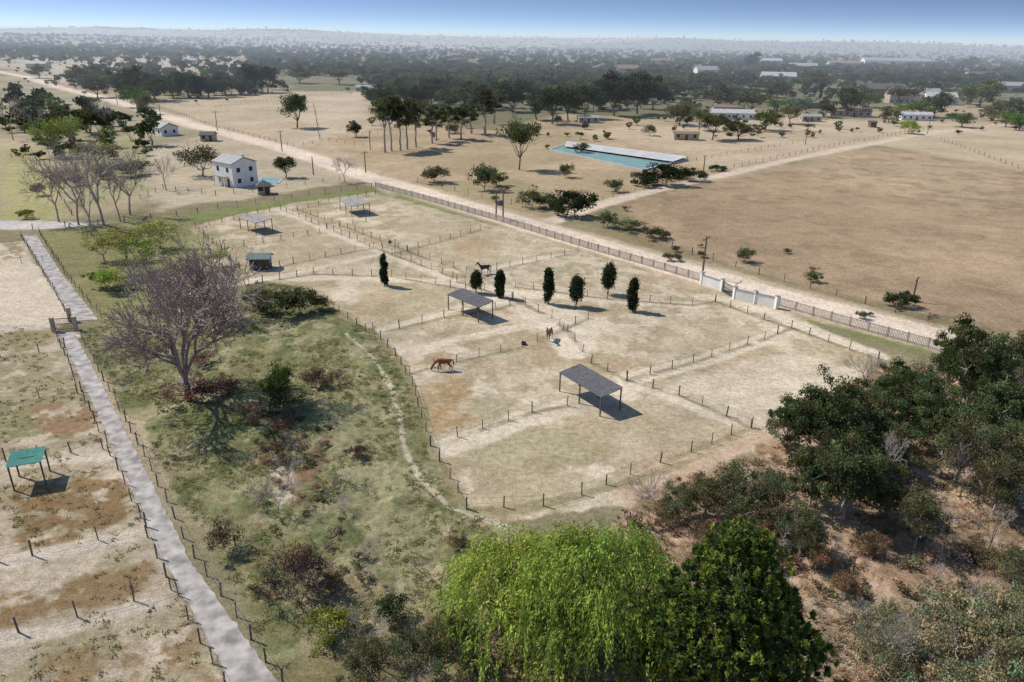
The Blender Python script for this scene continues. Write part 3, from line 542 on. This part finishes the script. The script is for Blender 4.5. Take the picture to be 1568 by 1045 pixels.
WHITE=simple('white_plaster',(.80,.78,.74),.8,.08,.8);ROOFG=simple('roof_grey_metal',(.33,.33,.32),.6,.15,.7);ROOFD=simple('roof_dark',(.12,.11,.10),.8,.2,1);ROOFT=simple('roof_thatch',(.24,.18,.12),.95,.25,1.5);ROOFW=simple('roof_pale_metal',(.48,.465,.44),.6,.15,.7)
GLASS=simple('window_glass',(.03,.04,.05),.15,.1,1);TAN=simple('tan_plaster',(.48,.39,.30),.85,.12,.8);BRICK=simple('brick_brown',(.27,.16,.11),.9,.15,2);DOORM=simple('door_wood',(.12,.07,.04),.6,.2,3)
b=MB()
def wallseg(b,p,q,h,w=.3,m=0):
    a=G2([p])[0];c=G2([q])[0];L=np.linalg.norm(c-a);r=math.atan2(*(c-a)[::-1]);mp=(a+c)/2;b.box((*mp,-.1),L,w,h+.1,r,m);b.box((*mp,h),L+.12,w+.14,.08,r,1)
wallseg(b,(1076,436),(1104,445),1.6);wallseg(b,(1126,459),(1186,472),1.7)
for p in ((1074,435),(1105,446),(1124,458),(1188,473),(1155,465)):
    q=G(*p);b.box((q[0],q[1],-.1),.5,.5,2.1,.3,0);b.box((q[0],q[1],2.0),.62,.62,.1,.3,1)
obj('entrance_wall',b.mesh('entrance',(WHITE,ROOFG)))
GATE=simple('gate_steel',(.05,.05,.05),.5,.1,2)
def gate(p,q,h=1.7):
    a=G2([p])[0];c=G2([q])[0];b=MB()
    for z in (.15,h*.55,h): b.beam((*a,z),(*c,z),.07)
    n=int(np.linalg.norm(c-a)/.16)
    for i in range(n+1):
        s=a+(c-a)*i/n;b.beam((*s,.1),(*s,h+.08),.035)
    obj('driveway_gate',b.mesh('gate',(GATE,)))
gate((1106,447),(1123,457));gate((88,507),(115,505));
b=MB()
for p in ((83,508),(117,506),(108,492)):
    q=G(*p);b.box((q[0],q[1],-.1),.45,.45,2.0,.2,0);b.box((q[0],q[1],1.9),.55,.55,.1,.2,0)
obj('gate_pillars',b.mesh('pillars',(TAN,)))
# ------------------------------------------------------------ houses
def house(name,u,v,L,W,H,rot,roof,wm=WHITE,rh=1.6,hip=False,storeys=1,ov=.4,z0=0.):
    P=G(u,v);e=bpy.data.objects.new(name,None);sc.collection.objects.link(e);e.location=(P[0],P[1],z0);e.rotation_euler=(0,0,rot)
    b=MB();b.box((0,0,-.3),L,W,H+.3)
    if not hip:
        for s in (-1,1):
            x=s*L/2;b.v+=[(x,-W/2,H),(x,W/2,H),(x,0,H+rh*W/(W+2*ov))];n=len(b.v);b.v.append((x,0,H+rh*W/(W+2*ov)));b.f.append((n-3,n-2,n-1,n));b.m.append(0)
    obj('walls',b.mesh('walls',(wm,)),parent=e)
    b=MB();l=L/2+ov;w=W/2+ov;k=l-(w if hip else 0);k=max(k,.2);t=.14
    for dz in (0,t):
        b.quad((-l,-w,H+dz),(l,-w,H+dz),(k,0,H+rh+dz),(-k,0,H+rh+dz));b.quad((l,w,H+dz),(-l,w,H+dz),(-k,0,H+rh+dz),(k,0,H+rh+dz))
        if hip:
            b.quad((l,-w,H+dz),(l,w,H+dz),(k,.01,H+rh+dz),(k,0,H+rh+dz));b.quad((-l,w,H+dz),(-l,-w,H+dz),(-k,0,H+rh+dz),(-k,.01,H+rh+dz))
    for y in (-w,w): b.quad((-l,y,H),(l,y,H),(l,y,H+t),(-l,y,H+t))
    obj('roof',b.mesh('roof',(roof,)),parent=e)
    b=MB();n=max(2,int(L/3.2))
    for s in range(storeys):
        zz=s*2.8+1.0
        for i in range(n):
            x=-L/2+L*(i+.5)/n
            for sy in (-1,1): 
                if s==0 and i==n//2: continue
                b.box((x,sy*(W/2+.01),zz),1.1,.06,1.15)
        for sx in (-1,1):
            for yy in ((-W/4,W/4) if W>5 else (0,)): b.box((sx*(L/2+.01),yy,zz),.06,1.0,1.15)
    obj('windows',b.mesh('windows',(GLASS,)),parent=e)
    b=MB();x=-L/2+L*(n//2+.5)/n;b.box((x,-(W/2+.015),0),1.0,.07,2.1);obj('door',b.mesh('door',(DOORM,)),parent=e)
    return e
wh=house('white_double_storey_house',363,282,8.8,7.4,6.0,-.66,ROOFG,rh=1.5,storeys=2,ov=.25)
b=MB();b.box((-5.7,.3,0),2.6,5.0,2.6,0,0);b.box((-5.75,.3,2.6),2.9,5.4,.15,0,1)
for x in (-3,-.5,2): b.box((x,-4.8,0),.2,.2,2.6,0,0)
b.box((-.5,-4.35,2.6),6,1.2,.14,0,1);b.box((3.0,0.6,6.4),.7,.7,1.8,0,0)
obj('veranda_and_chimney',b.mesh('ver',(WHITE,ROOFG)),parent=wh)
house('white_cottage',250,206,12,7,3.0,-.7,ROOFG,rh=1.8)
house('garden_gazebo',405,297,3.0,3.0,2.0,.3,ROOFD,TAN,1.3,True);house('garden_shed',320,216,5,4,2.2,.1,ROOFD,TAN,1.2)
for a in ((770,137,22,9,3,.1,ROOFW,WHITE,1.4),(560,140,14,7,2.8,.1,ROOFG,TAN,1.6),(572,128,10,7,2.8,.1,BRICK,BRICK,1.8),(1190,128,34,12,7,-.1,ROOFW,TAN,4),(1228,110,40,13,8,-.2,ROOFG,TAN,4),(1345,150,34,13,6.5,-.15,ROOFD,BRICK,4),(1395,158,34,12,6,-.1,ROOFG,TAN,4),(1437,160,20,9,5,-.1,ROOFW,WHITE,3),(1370,104,120,22,12,-.05,ROOFG,WHITE,5),(1290,107,50,18,10,-.05,ROOFT,TAN,4),
 (1232,165,22,8,3.2,-.15,ROOFG,TAN,2),(1300,178,22,6,2.8,-.15,ROOFT,TAN,1.4),(1120,182,22,7,3,-.1,ROOFW,WHITE,1.8),(1110,172,14,6,2.8,-.1,ROOFT,TAN,1.4),(1335,195,3,3,2.4,0,ROOFD,BRICK,.6),(900,188,10,5,2.4,.1,ROOFG,TAN,1),(370,112,24,12,5,.1,ROOFW,TAN,2.5),(130,86,40,18,7,.1,BRICK,BRICK,4),(1010,102,30,12,9,0,BRICK,TAN,4),(290,98,22,12,5,0,ROOFG,WHITE,2.5),(1050,214,10,4,2.4,-.1,ROOFT,TAN,.8),
 (1500,124,36,14,7,0,ROOFD,TAN,3.5),(1400,184,16,6,2.8,-.1,ROOFW,WHITE,1.4),(60,105,22,12,5,0,ROOFG,TAN,2.5),(1240,186,10,5,2.5,0,ROOFG,TAN,1.2),(1540,142,26,12,6,-.1,ROOFG,TAN,3),(1080,120,26,12,9,.2,ROOFG,WHITE,4),(960,118,24,11,9,-.1,ROOFT,TAN,4),(1180,104,34,13,11,.1,ROOFW,TAN,4)):
    house('farm_building' if a[2]>12 else 'small_house',*a[:7],wm=a[7],rh=a[8])
# ------------------------------------------------------------ shade shelters
NET=simple('shade_net_grey',(.11,.108,.11),.9,.3,3);NETL=simple('shade_net_pale',(.30,.28,.27),.9,.2,2);TEAL=simple('shade_net_teal',(.045,.19,.15),.8,.15,2)
def shelter(cs,z,mat,name='shade_shelter',nl=3,tilt=.25,mw=.75):
    Q=np.array([G(u,v,z) for u,v in cs]);c=Q.mean(0);lx=((Q[2]-Q[1])+(Q[3]-Q[0]))/2;wy=((Q[1]-Q[0])+(Q[2]-Q[3]))/2
    L=np.linalg.norm(lx[:2]);W=np.linalg.norm(wy[:2]);r=math.atan2(lx[1],lx[0]);W=min(W,L*mw);W=max(W,2.4)
    e=bpy.data.objects.new(name,None);sc.collection.objects.link(e);e.location=(c[0],c[1],0);e.rotation_euler=(0,0,r)
    b=MB();z1=z-tilt;z2=z+tilt*.5
    for i in range(nl):
        x=-L/2+L*i/(nl-1)
        b.beam((x,-W/2,-.2),(x,-W/2,z1),.12);b.beam((x,W/2,-.2),(x,W/2,z2),.12);b.beam((x,-W/2-.1,z1),(x,W/2+.1,z2),.09)
    for y,zz in ((-W/2,z1),(W/2,z2),(0,(z1+z2)/2)): b.beam((-L/2,y,zz+.03),(L/2,y,zz+.03),.07)
    obj('frame',b.mesh('frame',(WOOD,)),parent=e)
    V=[];Fq=[];nx=24;ny=8;rr=np.random.RandomState(5)
    for i in range(nx+1):
        for j in range(ny+1):
            sx=i/nx;sy=j/ny;sag=-.10*abs(math.sin(math.pi*sx*(nl-1)))*math.sin(math.pi*sy)
            V.append((-L/2-.15+(L+.3)*sx,-W/2-.15+(W+.3)*sy,z1+(z2-z1)*sy+.11+sag+rr.normal()*.012))
    for i in range(nx):
        for j in range(ny): k=i*(ny+1)+j;Fq.append((k,k+1,k+ny+2,k+ny+1))
    obj('roof_net',mesh_np('roof',V,Fq,(mat,),None,None,True),parent=e);return e
shelter([(858,569),(888,561),(951,596),(921,606)],2.5,NET,mw=.5);shelter([(688,450),(706,444),(752,462),(735,470)],2.5,NET,mw=.55)
shelter([(522,307),(545,303),(563,311),(540,316)],2.5,NETL,mw=.6);shelter([(368,333),(390,328),(414,336),(392,341)],2.5,NETL,mw=.6)
shelter([(18,717),(14,693),(62,685),(67,709)],2.4,TEAL,'green_shade_canopy',2,.05)
house('feed_shelter',400,411,3.2,2.4,1.9,.1,simple('roof_green_metal',(.14,.19,.17),.7),simple('shed_dark',(.09,.09,.085),.8),.7)
# ------------------------------------------------------------ reservoir with cover
WATER=simple('teal_water',(.20,.32,.29),.4,.15,.2);TARP=simple('pale_tarp',(.48,.47,.45),.7,.15,.4)
b=MB();A=[G(u,v) for u,v in ((842,231),(868,222),(1052,246),(985,262))]
for i in range(4):
    a=A[i];c=A[(i+1)%4];L=np.linalg.norm(c-a);b.box(((a[0]+c[0])/2,(a[1]+c[1])/2,-.1),L,.5,.6,math.atan2(c[1]-a[1],c[0]-a[0]),0)
obj('reservoir_wall',b.mesh('res',(ROOFW,)));
b=MB();b.quad(*[(p[0],p[1],.3) for p in A]);obj('reservoir_water',b.mesh('w',(WATER,)))
B=[G(u,v) for u,v in ((864,228),(868,222),(1052,246),(1030,252))];b=MB();b.quad(*[(p[0],p[1],.9+(.5 if i in(1,2) else 0)) for i,p in enumerate(B)])
for k in range(9):
    for i,j in ((0,3),(1,2)):
        p=B[i]+(B[j]-B[i])*k/8;b.beam((p[0],p[1],0),(p[0],p[1],.88+(.5 if i==1 else 0)),.18,1)
obj('reservoir_cover',b.mesh('cover',(TARP,WOOD)))
POOL=simple('pool_water',(.16,.38,.40),.3,.05,1);b=MB();A=[G(u,v) for u,v in ((392,278),(402,273),(432,275),(426,281))];b.quad(*[(p[0],p[1],.08) for p in A])
for i in range(4):
    a=A[i];c=A[(i+1)%4];L=np.linalg.norm(c-a);b.box(((a[0]+c[0])/2,(a[1]+c[1])/2,-.1),L,.5,.25,math.atan2(c[1]-a[1],c[0]-a[0]),1)
obj('swimming_pool',b.mesh('pool',(POOL,ROOFW)))
# ------------------------------------------------------------ poles
def pole(u,v,vt,cross=True,double=False):
    P=G(u,v);h=hfor(P,vt);b=MB();xs=(-1.2,1.2) if double else (0,)
    for x in xs: b.beam((x,0,-.3),(x,0,h),.26,0,.18)
    if cross: b.beam((-1.3,0,h-.5),(1.3,0,h-.5),.12)
    if double: b.box((0,0,h*.5),1.2,.7,1.0)
    for x in (-1.1,0,1.1): b.box((x,0,h-.44),.1,.1,.25)
    obj('utility_pole',b.mesh('pole',(WOOD,)),(P[0],P[1],0),(0,0,.9))
for a in ((1075,426,362),(765,336,292,True,True),(560,265,232),(432,232,200,True),(333,200,170),(1233,222,196),(1397,462,425,False),(1077,264,238,False),(480,268,240,False),(246,178,155),(180,160,138),(567,230,200,False),(1420,205,180,False)): pole(*a)
# ------------------------------------------------------------ horses
def horse(u,v,rot,graze,c1,c2,scale=1.0):
    J={};E=[];V=[];Rd=[]
    def a(n,x,y,z,r,par=None):
        J[n]=len(V);V.append((x,y,z));Rd.append(r)
        if par: E.append((J[par],J[n]))
    a('pel',-.62,0,1.24,.29);a('lo',-.15,0,1.16,.31,'pel');a('ch',.38,0,1.14,.33,'lo');a('wi',.66,0,1.30,.22,'ch')
    if graze: a('n1',.98,0,1.0,.16,'wi');a('po',1.28,0,.60,.11,'n1');a('ha',1.36,0,.42,.11,'po');a('mu',1.44,0,.08,.065,'ha');ear=[(1.36,.07,.66),(1.36,-.07,.66)]
    else: a('n1',.92,0,1.62,.15,'wi');a('po',1.12,0,1.94,.11,'n1');a('ha',1.28,0,1.86,.11,'po');a('mu',1.58,0,1.62,.065,'ha');ear=[(1.08,.07,2.12),(1.08,-.07,2.12)]
    for i,e in enumerate(ear): a('e%d'%i,*e,.025,'po')
    for i,s in enumerate((1,-1)):
        k=str(i);f=.12*s
        a('sh'+k,.48,s*.17,.92,.13,'ch');a('kn'+k,.50+f,s*.16,.48,.065,'sh'+k);a('fe'+k,.46+f,s*.16,.14,.045,'kn'+k);a('ho'+k,.52+f,s*.16,.035,.06,'fe'+k)
        a('st'+k,-.50,s*.19,.85,.17,'pel');a('hk'+k,-.80-f,s*.18,.50,.075,'st'+k);a('hf'+k,-.74-f,s*.18,.14,.045,'hk'+k);a('hh'+k,-.68-f,s*.18,.035,.06,'hf'+k)
    a('t1',-.95,0,1.30,.06,'pel');a('t2',-1.08,0,1.0,.075,'t1');a('t3',-1.08,0,.5,.03,'t2')
    me=bpy.data.meshes.new('horse');me.from_pydata(V,E,[]);P=G(u,v);o=obj('horse',me,(P[0],P[1],0.02),(0,0,rot),(scale,)*3)
    md=o.modifiers.new('s','SKIN')
    for i,sv in enumerate(me.skin_vertices[0].data): sv.radius=(Rd[i]*.85,Rd[i]);sv.use_root=(i==0)
    md.use_smooth_shade=True;o.modifiers.new('ss','SUBSURF').render_levels=2
    m,nt,out=nmat('horse_coat');bb=nt.nodes.new('ShaderNodeBsdfPrincipled');bb.inputs['Roughness'].default_value=.5
    tc=nt.nodes.new('ShaderNodeTexCoord');sx=nt.nodes.new('ShaderNodeSeparateXYZ');nt.links.new(tc.outputs['Object'],sx.inputs[0])
    r1=nt.nodes.new('ShaderNodeMapRange');r1.inputs[1].default_value=.35;r1.inputs[2].default_value=.6;nt.links.new(sx.outputs[2],r1.inputs[0])
    r2=nt.nodes.new('ShaderNodeMapRange');r2.inputs[1].default_value=-1.0;r2.inputs[2].default_value=-.92;nt.links.new(sx.outputs[0],r2.inputs[0])
    mu=nt.nodes.new('ShaderNodeMath');mu.operation='MULTIPLY';nt.links.new(r1.outputs[0],mu.inputs[0]);nt.links.new(r2.outputs[0],mu.inputs[1])
    mx=nt.nodes.new('ShaderNodeMix');mx.data_type='RGBA';nt.links.new(mu.outputs[0],mx.inputs[0]);mx.inputs[6].default_value=(*c2,1);mx.inputs[7].default_value=(*c1,1)
    nt.links.new(mx.outputs[2],bb.inputs['Base Color']);nt.links.new(bb.outputs[0],out.inputs[0]);me.materials.append(m)
horse(680,568,math.pi+.1,True,(.22,.06,.025),(.02,.012,.01),1.08)
horse(742,420,math.pi+.5,False,(.03,.022,.018),(.012,.01,.01),1.1)
horse(841,521,-1.9,False,(.22,.10,.05),(.45,.38,.30),1.05)
DRUM=simple('feed_tub',(.03,.03,.03),.6,.1,3)
for u,v in ((802,528),(597,372)):
    P=G(u,v);b=MB()
    k=10
    for i in range(k):
        a1=6.283*i/k;a2=6.283*(i+1)/k;p=lambda a,r,z:(math.cos(a)*r,math.sin(a)*r,z)
        b.quad(p(a1,.42,0),p(a2,.42,0),p(a2,.5,.5),p(a1,.5,.5));b.quad(p(a1,.5,.5),p(a2,.5,.5),p(a2,.42,.48),p(a1,.42,.48));b.quad(p(a1,.42,.48),p(a2,.42,.48),p(a2,.36,.1),p(a1,.36,.1));b.quad(p(a1,.36,.1),p(a2,.36,.1),(0,0,.1),(0,0,.1001))
    obj('feed_tub',b.mesh('tub',(DRUM,)),(P[0],P[1],0),(0,0,0),(.7,.7,.7))
# ------------------------------------------------------------ light, sky, air
el=math.radians(48);sx,sy=-.92*math.cos(el),.39*math.cos(el)
sd=Vector((sx,sy,math.sin(el))).normalized()
l=bpy.data.lights.new('sun','SUN');l.energy=4.8;l.angle=math.radians(.55);l.color=(1,.95,.88);lo=obj('sun',l,(0,0,200));lo.rotation_euler=sd.to_track_quat('Z','Y').to_euler()
w=bpy.data.worlds.new('World');sc.world=w;w.use_nodes=True;nt=w.node_tree;bg=nt.nodes['Background'];sk=nt.nodes.new('ShaderNodeTexSky');sk.sky_type='NISHITA';sk.sun_disc=False;sk.sun_elevation=el;sk.sun_rotation=math.atan2(sx,sy);sk.air_density=1.2;sk.dust_density=.4;sk.ozone_density=3
tc=nt.nodes.new('ShaderNodeTexCoord');mp=nt.nodes.new('ShaderNodeMapping');mp.inputs['Scale'].default_value=(1,1,12);nt.links.new(tc.outputs['Generated'],mp.inputs['Vector']);nt.links.new(mp.outputs[0],sk.inputs['Vector'])
nt.links.new(sk.outputs[0],bg.inputs[0]);bg.inputs[1].default_value=.15
m,nt,o=nmat('glowing_haze');be=.00027;ab=nt.nodes.new('ShaderNodeVolumeAbsorption');ab.inputs['Color'].default_value=(0,0,0,1);ab.inputs['Density'].default_value=be
em=nt.nodes.new('ShaderNodeEmission');em.inputs['Color'].default_value=(.60,.69,.83,1);em.inputs['Strength'].default_value=be;ad=nt.nodes.new('ShaderNodeAddShader')
nt.links.new(ab.outputs[0],ad.inputs[0]);nt.links.new(em.outputs[0],ad.inputs[1]);nt.links.new(ad.outputs[0],o.inputs['Volume'])
m.cycles.homogeneous_volume=True
# glowing, absorbing box imitates haze beyond the property; its pale light is emission
b=MB();b.box((0,300+7000,-120),30000,14000,185);obj('glowing_haze_box',b.mesh('haze',(m,)))
sc.view_settings.view_transform='Standard';sc.view_settings.look='None';sc.view_settings.exposure=0
print('objects',len(bpy.data.objects))
